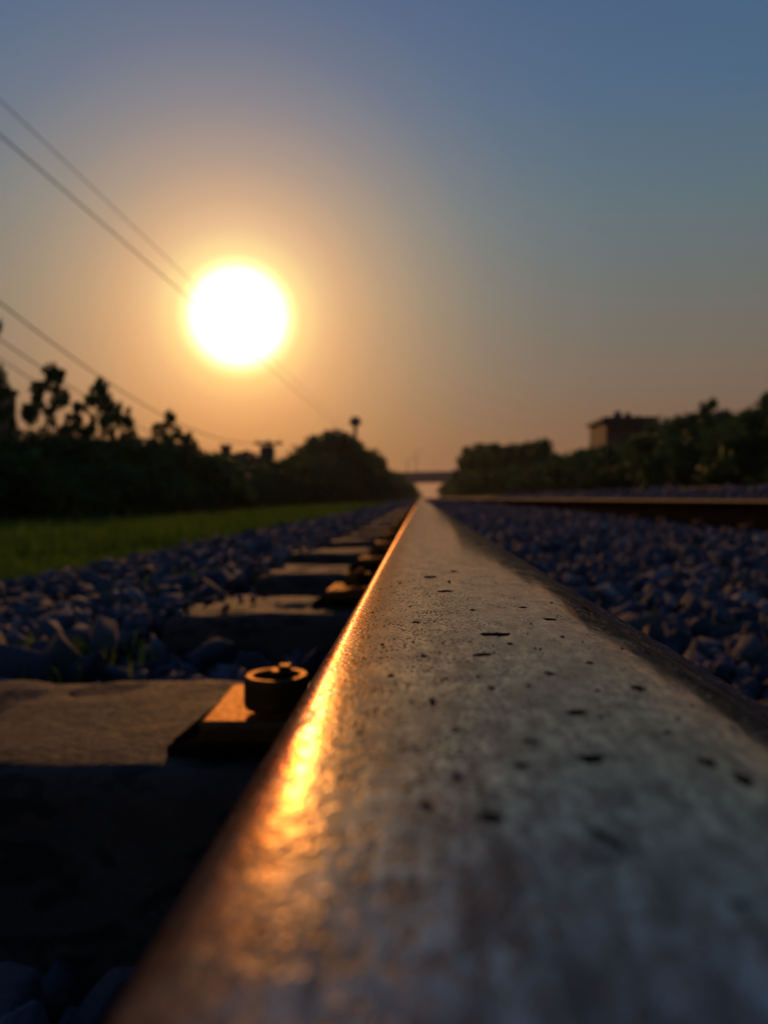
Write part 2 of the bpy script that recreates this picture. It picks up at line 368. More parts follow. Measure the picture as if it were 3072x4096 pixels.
def make_rail(name, cx, cz, y0, y1, headmat, near=False, tilt=0):
    yy = sorted(set([y0] + [y for y in np.geomspace(.5, y1, 30)] + ([0, .05, .1, .2, .3] if y0 < 0 else [])))
    n = len(PROF); V = []
    for y in yy:
        # the rail leans one in forty towards the middle of the track
        for (x, z) in PROF: V.append((x * math.cos(tilt) + z * math.sin(tilt), y, z * math.cos(tilt) - x * math.sin(tilt)))
    F = []; mi = []
    for r in range(len(yy) - 1):
        for k in range(n - 1):
            F.append((r*n + k, r*n + k + 1, (r+1)*n + k + 1, (r+1)*n + k))
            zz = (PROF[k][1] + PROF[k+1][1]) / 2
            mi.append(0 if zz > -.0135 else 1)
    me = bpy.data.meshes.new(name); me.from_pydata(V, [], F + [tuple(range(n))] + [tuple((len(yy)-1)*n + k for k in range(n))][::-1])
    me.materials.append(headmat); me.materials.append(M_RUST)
    mi += [1, 1]
    me.polygons.foreach_set('material_index', mi); me.polygons.foreach_set('use_smooth', [True] * len(F) + [False, False])
    if near:                                                # scale flakes and rolled-in specks on the head
        me.materials.append(M_FLAKE); bm = bmesh.new(); bm.from_mesh(me)
        def fleck(px, py, wpx, hpx, ang=0):
            v = ray(px, py); t = (-.0006 - EYE) / v.z; p = Vector((v.x*t, v.y*t, 0)); d = p.y
            lx = wpx / FPX * d / 2; ly = hpx / (py - 1993) * d / 2
            x = p.x - cx
            z0 = min(z for (a, z) in PROF if abs(a - x) < .003) if abs(x) < .03 else 0
            ring = []; k = 13
            xp = [a for a, z in PROF if z > -.012]; zp = [z for a, z in PROF if z > -.012]
            zf = lambda q: float(np.interp(q, xp, zp))
            cv = bm.verts.new((x, p.y, zf(x) + .00022))
            for i in range(k):
                a = 2*math.pi*i/k; rr = 1 + random.uniform(-.5, .35)
                qx = math.cos(a)*lx*rr; qy = math.sin(a)*ly*rr
                qx, qy = qx + qy * ang, qy
                ring.append(bm.verts.new((x + qx, p.y + qy, zf(x + qx) + .00003)))
            for i in range(k):
                f = bm.faces.new((cv, ring[i], ring[(i+1) % k])); f.material_index = 2; f.smooth = True
        for a in [(1720, 2312, 75, 12), (1815, 2292, 30, 6), (1797, 2335, 14, 16), (1783, 2371, 70, 8), (1985, 2550, 120, 17), (1930, 2632, 75, 11), (2200, 2488, 70, 10),
                  (2360, 2667, 26, 14), (2555, 2766, 50, 26), (2300, 2874, 95, 28), (2200, 2712, 45, 17), (1965, 2768, 34, 20), (1730, 2815, 34, 24), (2370, 3068, 110, 42),
                  (2840, 3078, 60, 44), (2970, 3140, 55, 60), (1600, 2330, 10, 5), (2090, 2440, 30, 5), (1890, 2450, 26, 5), (2440, 3400, 60, 110, -.4), (1960, 3290, 110, 50),
                  (1700, 3230, 60, 34), (1660, 2490, 40, 6), (2040, 2590, 22, 6), (2250, 2560, 22, 7), (1560, 2700, 34, 12), (2080, 3085, 60, 26), (1830, 3120, 46, 30), (2960, 3660, 90, 40)]:
            fleck(*a)
        for _ in range(45):
            py = random.uniform(2330, 3000); e = py - 1993
            px = 1680 + random.uniform(-.45, 1.35) * e
            s = random.uniform(.25, .8) * (py - 1993) / 500
            fleck(px, py, 15 * s * random.uniform(.5, 2.6), 4 * s * random.uniform(.5, 1.2))
        bm.to_mesh(me); bm.free()
    o = link(name, me); o.location = (cx, 0, cz); return o
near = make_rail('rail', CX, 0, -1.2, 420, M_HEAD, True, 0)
tag(near, 'polished pitted steel rail filling the foreground, its left shoulder glowing orange', 'rail', 'steel rails')
far = make_rail('rail', GX, GZ, -1.2, 420, M_DULL, False, 0)
tag(far, 'brown rail on the far side of the bluish ballast, right of the near rail', 'rail', 'steel rails')
a_ = make_rail('rail', NX0, NZ, -1.2, 420, M_DULL); tag(a_, 'thin distant rail of the raised second track, the nearer of its two', 'rail', 'steel rails')
b_ = make_rail('rail', NX1, NZ, -1.2, 420, M_DULL); tag(b_, 'thin distant rail of the raised second track, beside the right-hand bushes', 'rail', 'steel rails')

# ------------------------------------------------------------------ sleepers
def sleeper_mesh(x0, x1, rough=True, dy=.125, seed=0):
    """a prestressed sleeper: sloped sides, dished middle, worn top; origin at the near rail seat"""
    xs_ = np.linspace(x0, x1, 150 if rough else 24); prof = [(-dy - .018, -.20), (-dy - .004, -.02), (-dy + .002, -.006), (-dy + .011, 0)]
    mid = [(y, 0) for y in np.linspace(-dy + .022, dy - .022, 9 if rough else 3)]
    prof = prof + mid + [(-a, b) for a, b in reversed(prof[:4])]
    V = []; n = len(prof); Lm = (x0 + x1) / 2
    for x in xs_:
        u = abs(x - Lm) / ((x1 - x0) / 2)
        dish = -.035 * max(0, min(1, (.62 - u) / .25))
        endf = max(0, (u - .985) / .015)
        for (y, z) in prof:
            q = Vector((x * 9 + seed, y * 14, z * 6)); q2 = q * 5
            dz = (noise.noise(q) * .0035 + noise.noise(q2) * .0016) if rough else 0
            if rough:                                         # gouges worn in the top
                g_ = noise.noise(Vector((x * 12 + 5 + seed, y * 40, 3)))
                if z == 0 and g_ > .22 and x < -.12: dz -= min(.012, (g_ - .22) * .10)
            V.append((x, y * (1 - .06 * endf) + (noise.noise(q * 2) * .002 if rough else 0), z + dish * (1 if z > -.1 else 0) + dz - .012 * endf * (z > -.1)))
    F = [(r*n + k, (r+1)*n + k, (r+1)*n + k + 1, r*n + k + 1) for r in range(len(xs_)-1) for k in range(n-1)]
    me = bpy.data.meshes.new('sleeper'); me.from_pydata(V, [], F + [tuple(range(n)), tuple(reversed([(len(xs_)-1)*n + k for k in range(n)]))])
    me.polygons.foreach_set('use_smooth', [True] * len(F) + [False, False]); me.materials.append(M_CONC); return me
S1 = [sleeper_mesh(-.395 - .04*(s == 0), 2.19, True, seed=s) for s in (0, 13, 27)]
S2 = sleeper_mesh(-.395, 2.19, False)
ORD = ['first', 'second', 'third', 'fourth', 'fifth', 'sixth', 'seventh', 'eighth', 'ninth', 'tenth', 'eleventh', 'twelfth', 'thirteenth', 'fourteenth', 'fifteenth', 'sixteenth', 'seventeenth', 'eighteenth', 'nineteenth', 'twentieth',
       'twenty-first', 'twenty-second', 'twenty-third', 'twenty-fourth', 'twenty-fifth', 'twenty-sixth']
SL_LAB = ['pitted brown concrete sleeper in front carrying the large orange-lit clamp', 'second concrete sleeper along the left of the rail, with lit chippings on its end',
          'third concrete sleeper along the left of the rail', 'fourth concrete sleeper along the left of the rail', 'fifth concrete sleeper along the left of the rail',
          'sixth concrete sleeper along the left of the rail']
for i in range(-2, 90):
    yc = Y0 + .125 + i * SY
    o = link('sleeper', S1[i % 3] if 0 <= i < 9 else S2)
    sk = R(-1.3) if i == 0 else R(random.uniform(-.5, .5))
    o.location = (0, yc + (random.uniform(-.012, .012) if i > 0 else 0), ZS + (random.uniform(-.004, .002) if i > 0 else 0)); o.rotation_euler = (0, -TILT, sk)
    lab = SL_LAB[i] if 0 <= i < 6 else ('concrete sleeper %s from the front along the left of the rail' % ORD[i] if 0 <= i < 14 else 'blurred far concrete sleeper whose outline melts into the ballast')
    tag(o, lab, 'sleeper', 'concrete sleepers under the near track')
    if i < 0: tag(o, 'concrete sleeper beneath the viewpoint' if i == -1 else 'concrete sleeper behind the viewpoint')

# ------------------------------------------------------------------ rail fastenings
def make_fastening(M_CLIP=M_CLIP):
    """origin on the sleeper under the bolt; +x points to the rail"""
    t = empty('rail_fastening')
    bm = bmesh.new()                                          # guide plate: a low wedge with a raised lip along its outer edge
    vs_ = box(bm, -.061, .047, -.042, .066, -.004, .014, .0025)
    for v in vs_:
        if v.co.x < -.045: v.co.z = v.co.z * .45; v.co.x -= (.01 if v.co.y < 0 else -.004)
    tube(bm, [(-.065, -.036, .007), (-.053, .055, .010)], .0032, 8)
    link('guide_plate', me_bm('guide_plate', bm), t, M_RUST)
    bm = bmesh.new()
    box(bm, -.042, .030, -.066, .032, .0145, .031, .004, M=Matrix.Rotation(R(1.0), 4, 'X'), seg=3)
    box(bm, .020, .058, -.056, .024, .006, .024, .003)
    link('clamp', me_bm('clamp', bm), t, M_CLIP)
    bm = bmesh.new()
    lathe(bm, [(.0, .030), (.0215, .030), (.0225, .032), (.0222, .047), (.0218, .0505), (.0206, .0515), (.0165, .0512), (.0155, .0500), (.0150, .0462), (.0, .0460)][1:9], 40, (.006, -.040, .004))
    link('spring_cup', me_bm('spring_cup', bm, False), t, M_CLIP).data.polygons.foreach_set('use_smooth', [False] * 0 or [False] * len(bpy.data.meshes['spring_cup'].polygons))
    bm = bmesh.new(); lathe(bm, [(.0138, .0455), (.0146, .0465), (.0146, .0532), (.0130, .0545)], 6, (.006, -.040, .002))
    link('nut', me_bm('nut', bm), t, M_RUST)
    bm = bmesh.new(); lathe(bm, [(.0062, .054), (.0064, .0565), (.0056, .0578)], 16, (.008, -.041, .001))
    vs_ = box(bm, .008, .016, -.046, -.036, .058, .0622, .0008)
    link('bolt', me_bm('bolt', bm), t, M_CLIP)
    return t
f0 = make_fastening()
FX = -.105
ords = ['large near clamp and bolt glowing orange on the front sleeper', 'second clamp and bolt along the rail, a soft orange blob', 'third clamp and bolt along the left of the rail', 'fourth clamp and bolt along the left of the rail']
for i in range(0, 26):
    o = f0 if i == 0 else copy_tree(f0)
    y = .553 if i == 0 else Y0 + .125 + i*SY + random.uniform(-.02, .02)
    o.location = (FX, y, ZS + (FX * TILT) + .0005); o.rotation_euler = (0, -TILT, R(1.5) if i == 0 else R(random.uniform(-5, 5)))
    tag(o, ords[i] if i < 4 else ('small blurred clamp and bolt, %s from the front along the left of the rail' % ORD[i] if i < 12 else 'tiny far clamp and bolt along the left of the rail, merged with its neighbours'), 'rail clamp', 'clamps along the left of the near rail')
f1 = make_fastening(M_CLIP_SHADE)
for i in range(0, 26):
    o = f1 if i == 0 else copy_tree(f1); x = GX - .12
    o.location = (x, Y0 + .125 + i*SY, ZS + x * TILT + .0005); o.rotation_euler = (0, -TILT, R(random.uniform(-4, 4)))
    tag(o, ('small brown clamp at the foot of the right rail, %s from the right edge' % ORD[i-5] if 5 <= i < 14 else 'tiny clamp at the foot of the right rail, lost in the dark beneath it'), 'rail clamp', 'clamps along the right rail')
for i in range(0, 8):
    for x in (CX + .12,):
        o = copy_tree(f0); o.location = (x, Y0 + .125 + i*SY, ZS + x * TILT + .0005); o.rotation_euler = (0, -TILT, math.pi)
        tag(o, 'clamp and bolt on the right foot of the near rail, %s from the front' % ORD[i], 'rail clamp', 'clamps on the right foot of the near rail')

# ------------------------------------------------------------------ ballast stones
def stone_proto(k, npts=13):
    bm = bmesh.new(); r_ = random.Random(k)
    sx_, sy_, sz_ = r_.uniform(.85, 1.5), r_.uniform(.65, 1.0), r_.uniform(.42, .8)
    for i in range(npts):
        z = 1 - 2*(i + .5)/npts; a = i*2.4 + r_.uniform(-.5, .5); q = math.sqrt(1 - z*z); rr = r_.uniform(.62, 1.22)
        bm.verts.new((q*math.cos(a)*sx_*rr, q*math.sin(a)*sy_*rr, z*sz_*rr))
    bmesh.ops.convex_hull(bm, input=bm.verts[:]); 
    loose = [v for v in bm.verts if not v.link_faces]
    bmesh.ops.delete(bm, geom=loose, context='VERTS'); bmesh.ops.triangulate(bm, faces=bm.faces[:])
    bm.verts.ensure_lookup_table(); bm.verts.index_update()
    V = np.array([v.co[:] for v in bm.verts]); F = np.array([[v.index for v in f.verts] for f in bm.faces]); bm.free(); return V, F
PR = [stone_proto(i, 8 + i % 4) for i in range(36)]; PRL = [stone_proto(100 + i, 8) for i in range(12)]
def rotm(n):
    q = rng.normal(size=(n, 4)); q /= np.linalg.norm(q, axis=1)[:, None]; a, b, c, d = q.T
    return np.stack([1-2*(c*c+d*d), 2*(b*c-a*d), 2*(b*d+a*c), 2*(b*c+a*d), 1-2*(b*b+d*d), 2*(c*d-a*b), 2*(b*d-a*c), 2*(c*d+a*b), 1-2*(b*b+c*c)], 1).reshape(n, 3, 3)
def scatter(P, S, protos):
    VV = []; FF = []; off = 0; ix = rng.integers(0, len(protos), len(P)); Rm = rotm(len(P))
    for k, (V, F) in enumerate(protos):
        s = np.where(ix == k)[0]
        if not len(s): continue
        W = np.einsum('nij,vj->nvi', Rm[s], V) * S[s][:, None, None] + P[s][:, None, :]
        FF.append((F[None] + (np.arange(len(s)) * len(V))[:, None, None] + off).reshape(-1, 3)); VV.append(W.reshape(-1, 3)); off += len(s) * len(V)
    return np.concatenate(VV), np.concatenate(FF)
def sleeper_v(y): return (y - (Y0 + .125)) / SY - np.round((y - (Y0 + .125)) / SY)
gx_ = np.array([p[0] for p in GP]); gz_ = np.array([p[1] for p in GP])
def field(x0, x1, y0, y1, dens, size, lift=0.0):
    n = int((x1 - x0) * (y1 - y0) * dens); x = rng.uniform(x0, x1, n); y = rng.uniform(y0, y1, n)
    s = size * np.exp(rng.normal(0, .38, n)) ; s = np.clip(s, size*.35, size*2.3)
    z = np.interp(x, gx_, gz_) - np.array([crib(a, b) for a, b in zip(x, y)]) + lift + rng.uniform(-.006, .016, n)
    return x, y, z, s
XS = []
def push(x, y, z, s):
    onsl = np.abs(sleeper_v(y)) * SY < .155
    k = np.ones(len(x), bool)
    k &= ~((x > -.40) & (x < -.02) & onsl)
    k &= ~((x > -.065) & (x < .105))
    k &= ~((x > .0) & (x < .26) & onsl)
    k &= ~((x > GX - .085) & (x < GX + .085))
    k &= ~((x > GX - .26) & (x < GX + .3) & onsl)
    k &= ~((x > NX0 - .09) & (x < NX0 + .09)); k &= ~((x > NX1 - .09) & (x < NX1 + .09))
    # keep clear of the sleeper tops height-wise inside the cribs on the left
    XS.append(np.stack([x[k], y[k], z[k], s[k]], 1))
push(*field(-.5, -.06, .05, 6, 2600, .0145, -.006))
push(*field(-1.15, -.44, -.3, 6, 2200, .016, .014)); push(*field(-1.0, -.42, .0, 6, 900, .018, .030))
push(*field(-1.35, -1.05, .2, 8, 500, .016, .012))
push(*field(.1, 1.7, .3, 6, 2100, .016, .022)); push(*field(.28, 1.42, .3, 6, 1200, .018, .040))
push(*field(1.8, 4.5, 1.5, 8, 1200, .021, .015)); push(*field(4.4, 8.0, 4, 12, 300, .03, .01))
near_n = np.concatenate(XS); XS = []
push(*field(-.5, -.06, 6, 14, 1000, .02, -.01)); push(*field(-1.2, -.44, 6, 14, 1000, .022, .02)); push(*field(.1, 1.7, 6, 14, 1100, .022, .035)); push(*field(1.8, 4.5, 8, 16, 350, .033, .015))
push(*field(-1.2, -.06, 14, 40, 220, .042, .01)); push(*field(.1, 1.7, 14, 40, 260, .045, .025)); push(*field(1.8, 8, 14, 40, 70, .06, .01))
far_n = np.concatenate(XS)
V1, F1 = scatter(near_n[:, :3], near_n[:, 3], PR); V2, F2 = scatter(far_n[:, :3], far_n[:, 3], PRL)
o = link('ballast', me_np('ballast', np.concatenate([V1, V2]), np.concatenate([F1, F2 + len(V1)])), None, M_STONE)
tag(o, 'blue-grey crushed stone ballast heaped beside and between the rails', 'ballast', kind='stuff')
# single big stones at the lower left corner, and chippings lying on the second sleeper
def stone(px, py, H, size, k, label, grp, mat=M_STONE, sub=True):
    v = ray(px, py); t = -H / v.z; p = Vector((v.x*t, v.y*t, EYE - H))
    V, F = stone_proto(200 + k, 22); bm = bmesh.new()
    vv = [bm.verts.new(Vector(a) * size) for a in V]
    for f in F: bm.faces.new([vv[i] for i in f])
    bmesh.ops.bevel(bm, geom=bm.edges[:], offset=size*.05, segments=1, affect='EDGES')
    o = link('ballast_stone', me_bm('ballast_stone', bm), None, mat); o.location = (p.x, p.y, p.z - size*.55)
    o.rotation_euler = (random.random(), random.random(), random.random()*6)
    tag(o, label, 'stone', grp); return o
stone(400, 3930, .232, .034, 1, 'large angular blue-grey stone in the lower left corner beside the rail', 'large loose stones')
stone(20, 3880, .228, .030, 2, 'dim stone cut by the left edge of the picture, above the corner', 'large loose stones')
stone(60, 4080, .23, .024, 3, 'low flat stone in the very bottom left corner', 'large loose stones')
for k, (px, py, H, s, lab) in enumerate([(790, 2705, .200, .030, 'pale stone just behind the front sleeper, left of the bolt'), (1040, 2630, .190, .022, 'pale stone behind the bolt of the front clamp'),
        (860, 2560, .195, .030, 'broad grey stone in the dark gap between the first two sleepers'), (330, 2620, .185, .034, 'broad grey stone past the left part of the front sleeper'),
        (1240, 2625, .195, .024, 'pale stone behind the bolt, closest to the rail')]):
    stone(px, py, H, s, 10 + k, lab, 'large loose stones')
XS = []
for (px, py) in [(905, 2428), (840, 2400), (960, 2390), (880, 2380), (1010, 2400), (750, 2415), (930, 2365), (1060, 2385), (820, 2370), (700, 2430), (1110, 2410), (1145, 2425)]:
    v = ray(px, py); t = (ZS + .004 - EYE) / v.z; XS.append((v.x*t, v.y*t, ZS + .003, random.uniform(.005, .011)))
for i in range(1, 12):
    for _ in range(15):
        x = -.40 + abs(random.gauss(0, .022)); sz = random.uniform(.005, .013)
        XS.append((x, Y0 + .125 + i*SY + random.uniform(-.13, .13), ZS + x * TILT + sz*.35, sz))
XS = np.array(XS); Vc, Fc = scatter(XS[:, :3], XS[:, 3], PR)
o = link('stone_chippings', me_np('stone_chippings', Vc, Fc), None, M_STONE); tag(o, 'small lit stone chippings lying on the ends of the sleepers', 'chippings', kind='stuff')

# ------------------------------------------------------------------ grass
def blades(P, Hh, W, name, mat, lean=.5):
    n = len(P); a = rng.uniform(0, 2*math.pi, n); l = rng.uniform(0, lean, n) * Hh; b = rng.uniform(0, 2*math.pi, n)
    dx = np.cos(a)*W; dy = np.sin(a)*W; lx = np.cos(b)*l; ly = np.sin(b)*l
    V = np.empty((n, 5, 3)); x, y, z = P.T
    V[:, 0] = np.stack([x - dx, y - dy, z - .01], 1); V[:, 1] = np.stack([x + dx, y + dy, z - .01], 1)
    V[:, 2] = np.stack([x + dx*.8 + lx*.35, y + dy*.8 + ly*.35, z + Hh*.6], 1); V[:, 3] = np.stack([x - dx*.8 + lx*.35, y - dy*.8 + ly*.35, z + Hh*.6], 1)
    V[:, 4] = np.stack([x + lx, y + ly, z + Hh], 1)
    F = (np.array([[0, 1, 2], [0, 2, 3], [3, 2, 4]])[None] + (np.arange(n)*5)[:, None, None]).reshape(-1, 3)
    return V.reshape(-1, 3), F
def grass_area(x0, x1, y0, y1, n, h, w_):
    # tufts: blades gathered round uneven centres
    nt_ = max(1, n // 40); cx = rng.uniform(x0, x1, nt_); cy = rng.uniform(y0, y1, nt_)
    k = rng.integers(0, nt_, n); x = cx[k] + rng.normal(0, .05 + h*.4, n); y = cy[k] + rng.normal(0, .05 + h*.4, n)
    keep = np.array([noise.noise(Vector((a*1.1, b*.8, 4))) + .5*noise.noise(Vector((a*3, b*2.4, 9))) for a, b in zip(cx, cy)]) > -.16   # bare and thin patches
    kk = keep[k]; x = x[kk]; y = y[kk]; n = len(x)
    x = np.clip(x, -60, x1 + .06)
    z = np.interp(x, gx_, gz_) - .01
    hh = h * np.exp(rng.normal(0, .3, n)) * np.clip((-x - 1.0) * 1.2 + .25, .25, 1.3); return np.stack([x, y, z], 1), hh, np.full(n, w_)
parts = [grass_area(-7, -1.6, 2, 14, 12000, .11, .004), grass_area(-1.9, -1.0, .8, 9, 14000, .05, .003), grass_area(-1.35, -.8, 1.2, 7, 2600, .035, .002), grass_area(-3.2, -1.2, .8, 8, 90000, .05, .0022), grass_area(-7.5, -3.0, 3, 16, 90000, .07, .004), grass_area(-4, -1.3, 8, 24, 60000, .07, .005), grass_area(-5.5, -3.0, 16, 45, 30000, .09, .008),
         grass_area(-3.2, -1.4, 20, 40, 14000, .09, .012)]
P = np.concatenate([a for a, b, c in parts]); Hh = np.concatenate([b for a, b, c in parts]); Wd = np.concatenate([c for a, b, c in parts])
V, F = blades(P, Hh, Wd, 'grass', M_GRASS, .8)
o = link('grass', me_np('grass', V, F), None, M_GRASS); tag(o, 'low sunlit green grass between the ballast and the dark bushes on the left', 'grass', kind='stuff')
WD = []
for (px, py, H, r_, n) in [(300, 2470, .215, .06, 260), (170, 2600, .20, .07, 220), (90, 2660, .2, .05, 160), (760, 2320, .20, .09, 320), (820, 2300, .2, .08, 200), (450, 2400, .21, .08, 200), (480, 2440, .21, .05, 120), (640, 2380, .2, .06, 140)]:
    v = ray(px, py); t = -H / v.z
    x = v.x*t + rng.normal(0, r_, n)*.8; y = v.y*t + rng.normal(0, r_, n)*1.2; WD.append((np.stack([x, y, np.full(n, EYE - H - .02)], 1), rng.uniform(.015, .045, n), np.full(n, .0016)))
V, F = blades(np.concatenate([a for a, b, c in WD]), np.concatenate([b for a, b, c in WD]), np.concatenate([c for a, b, c in WD]), 'weeds', M_GRASS, 1.0)
o = link('weeds', me_np('weeds', V, F), None, M_GRASS); tag(o, 'small green weeds growing through the ballast beside the sleeper ends', 'weeds', kind='stuff')

# ------------------------------------------------------------------ trees
def leaves(P, S, flat=.3):
    n = len(P); Rm = rotm(n)
    q = np.array([[-.5, 0, 0], [0, -.28, 0], [.5, 0, .06], [0, .28, 0]])
    W = np.einsum('nij,vj->nvi', Rm, q) * S[:, None, None] + P[:, None, :]
    F = np.arange(n*4).reshape(n, 4); return W.reshape(-1, 3), F
def make_tree(name, seed, clumps, n, leaf, rx=.45, z0=.12, mat=M_LEAF, round_=True, trunk=.022, cl=.13):
    """unit-height tree: trunk with limbs to each clump of leaves"""
    r_ = random.Random(seed); g_ = np.random.default_rng(seed); t = empty(name)
    cs = []
    for i in range(clumps):
        for _ in range(40):
            z = r_.uniform(z0, 1 - cl*.7); u = (z - z0) / (1 - z0)
            w_ = rx * (math.sin(math.pi * min(1, max(0, u*.82 + .18)))**.6 if round_ else (.10 + .95 * (1 - u)**.8))
            a = r_.uniform(0, 2*math.pi); q = math.sqrt(r_.uniform(.1, 1)) * w_
            c = Vector((q*math.cos(a), q*math.sin(a), z))
            if all((c - d).length > cl*.55 for d, _ in cs): break
        cs.append((c, cl * r_.uniform(.55, 1.25)))
    cs.append((Vector((r_.uniform(-.05, .05), r_.uniform(-.05, .05), 1 - cl*.5)), cl*.6))
    per = n // len(cs); PP = []
    for c, s in cs:
        v = g_.normal(size=(per, 3)); v /= np.linalg.norm(v, axis=1)[:, None]
        v *= (g_.uniform(0, 1, per)**.45 * s)[:, None] * np.exp(g_.normal(0, .18, per))[:, None]; v[:, 2] *= .8
        PP.append(v + np.array(c))
    P = np.concatenate(PP); V, F = leaves(P, leaf * np.exp(g_.normal(0, .3, len(P))))
    bm = bmesh.new(); top = Vector((r_.uniform(-.03, .03), r_.uniform(-.03, .03), .9))
    stem = [Vector((0, 0, -.03)), Vector((.01, 0, .2)), top*.5 + Vector((.015, -.01, 0)), top]
    tube(bm, stem, [trunk, trunk*.8, trunk*.55, trunk*.15], 7)
    for c, s in cs[::max(1, len(cs)//24)]:
        h = max(.08, c.z * .6); b0 = Vector((0.01, 0, h)); md = (b0 + c)/2 + Vector((0, 0, .02))
        tube(bm, [b0, md, c], [trunk*.42, trunk*.28, trunk*.1], 5)
    link('trunk', me_bm('trunk', bm), t, M_BARK); link('crown', me_np('crown', V, F), t, mat); return t
T_BROAD = [make_tree('broadleaf_tree', 11 + i, 46, 9000, .055, .42, .10, M_LEAF, cl=.15) for i in range(4)]
T_BUSH = [make_tree('bush', 31 + i, 40, 9000, .06, .75, .06, M_LEAF if i else M_LEAF2, cl=.2) for i in range(3)]
T_SAP = [make_tree('sapling', 51 + i, 60, 2400, .040, .36, .48, M_LEAF, False, .007, .052) for i in range(3)]
T_LOOSE = [make_tree('loose_tree', 71 + i, 30, 3200, .042, .42, .25, M_LEAF2, True, .014, .10) for i in range(2)]
used = set()
def plant(protos, px, py, d, wm, label, cat, group, zb=None, k=None):
    """stand a plant at depth d so its top is seen at the height of py; wm = width in metres"""
    p = at(px, py, d); zb = gz(p.x) - .05 if zb is None else zb
    pr = protos[(k if k is not None else random.randrange(len(protos)))]
    if pr.name in used: o = copy_tree(pr)
    else: o = pr; used.add(pr.name)
    o.location = (p.x, d, zb); h = p.z - zb; hw = {'sapling': .56, 'bush': 1.5, 'broadleaf_tree': .85, 'loose_tree': .84}[pr.name.split('.')[0]]
    sxy = wm / hw; o.scale = (sxy, sxy, h); o.rotation_euler = (0, 0, random.uniform(0, 6.28)); tag(o, label, cat, group); return o
GL = 'dark bushes and trees left of the track'; GR = 'dark bushes and trees right of the track'
# left: front row of bushes
for i, (px, py, d, wm) in enumerate([(-420, 1700, 12, 3.2), (-180, 1720, 13, 3.4), (40, 1760, 13.5, 3.2), (230, 1745, 15, 3.4), (400, 1750, 17, 3.4), (520, 1745, 19, 3.2), (640, 1765, 22, 3.6), (760, 1800, 26, 4),
        (850, 1830, 30, 4), (930, 1850, 33, 4), (1000, 1850, 38, 4.5), (1070, 1835, 43, 4.5), (1140, 1830, 48, 4.5), (1200, 1815, 54, 5), (1250, 1800, 60, 5), (1300, 1810, 66, 6), (1350, 1830, 75, 6),
        (1400, 1840, 85, 7), (1450, 1850, 100, 8), (1500, 1870, 120, 8), (1540, 1890, 140, 9), (1575, 1905, 170, 9), (1600, 1925, 200, 9), (1620, 1935, 225, 9), (1640, 1950, 255, 9)]):
    plant(T_BUSH, px, py, d, wm, 'dark dense bush left of the track, %s from the left end of its row' % ORD[i], 'bush', GL)
for i, (px, py, d, wm, lab) in enumerate([(330, 1750, 22, 4, 'broad dark tree rising behind the left bushes under the saplings'), (560, 1775, 27, 4, 'low broad tree behind the left bushes, right of the saplings'),
        (130, 1760, 19, 4, 'dark broad tree by the left edge, behind the bushes'), (1230, 1800, 62, 5, 'small rounded tree left of the tall domed tree'), (1320, 1722, 75, 7, 'tall domed tree left of the mast'),
        (1385, 1755, 84, 6, 'rounded tree just below the mast'), (1450, 1795, 100, 6, 'rounded tree just right of the mast'), (1498, 1812, 115, 5, 'flat topped tree at the right end of the left tree line'),
        (1545, 1880, 160, 8, 'low far tree sloping down towards the bridge')]):
    plant(T_BROAD, px, py, d, wm, lab, 'tree', GL)
# saplings standing above the left bushes against the sky
for i, (px, py, d, wm, lab) in enumerate([(205, 1462, 14.5, 1.25, 'tallest leafy sapling against the glowing sky at the left'), (400, 1515, 16, .95, 'slim leafy sapling just right of the tallest one'),
        (492, 1610, 17, .8, 'short slim sapling, third from the left edge'), (670, 1645, 20, 1.15, 'round headed sapling nearest below the sun'), (755, 1730, 23, .9, 'smallest sapling at the right end of the row'),
        (10, 1455, 14, .5, 'sapling at the left edge in front of the wall'), (300, 1650, 15.5, .8, 'low sapling between the two tallest')]):
    plant(T_SAP, px, py, d, wm, lab, 'sapling', 'saplings above the left bushes', k=i % 3)
o = plant(T_SAP, -430, 1180, 13, .6, 'tall leaning sapling whose tip pokes in from the left edge high up', 'sapling', 'saplings above the left bushes', k=1)
o.rotation_euler = (0, R(27), 0)
# right
for i, (px, py, d, wm) in enumerate([(3500, 1500, 17, 4), (3260, 1560, 20, 4), (3080, 1650, 22, 3.6), (2960, 1690, 24, 3.6), (2850, 1680, 26, 3.8), (2740, 1730, 29, 4), (2640, 1760, 33, 4), (2540, 1775, 36, 4.5), (2440, 1790, 40, 5),
        (2350, 1800, 45, 5), (2270, 1825, 50, 4.5), (2200, 1850, 58, 6), (2120, 1860, 66, 7), (2050, 1865, 76, 8), (1980, 1870, 90, 8), (1930, 1880, 110, 9), (1890, 1890, 140, 9), (1850, 1905, 170, 9), (1820, 1920, 210, 9), (1795, 1930, 250, 8)]):
    plant(T_BUSH, px, py, d, wm, 'dark dense bush beyond the second track, %s from the right end of its row' % ORD[i], 'bush', GR)
for i, (px, py, d, wm, lab) in enumerate([(2180, 1752, 66, 2.8, 'tall tree at the right corner of the square dark clump'), (2125, 1768, 70, 3.9, 'tree second from the right in the square dark clump'), (2060, 1776, 78, 4.4, 'middle tree of the square dark clump'),
        (1990, 1772, 86, 4.8, 'tree left of the middle of the square dark clump'), (1925, 1772, 96, 4.8, 'rounded tree near the left end of the square dark clump'), (1872, 1784, 105, 3.6, 'tree at the left end of the square dark clump, beside the bridge'),
        (2560, 1735, 42, 3.6, 'dark tree hiding the lower floor of the house'), (2660, 1690, 40, 3.4, 'dark tree at the right corner of the house'),
        (2320, 1795, 52, 3.6, 'low tree between the square clump and the house'), (2420, 1780, 48, 3.4, 'low tree in front of the left wall of the house')]):
    plant(T_BROAD, px, py, d, wm, lab, 'tree', GR)
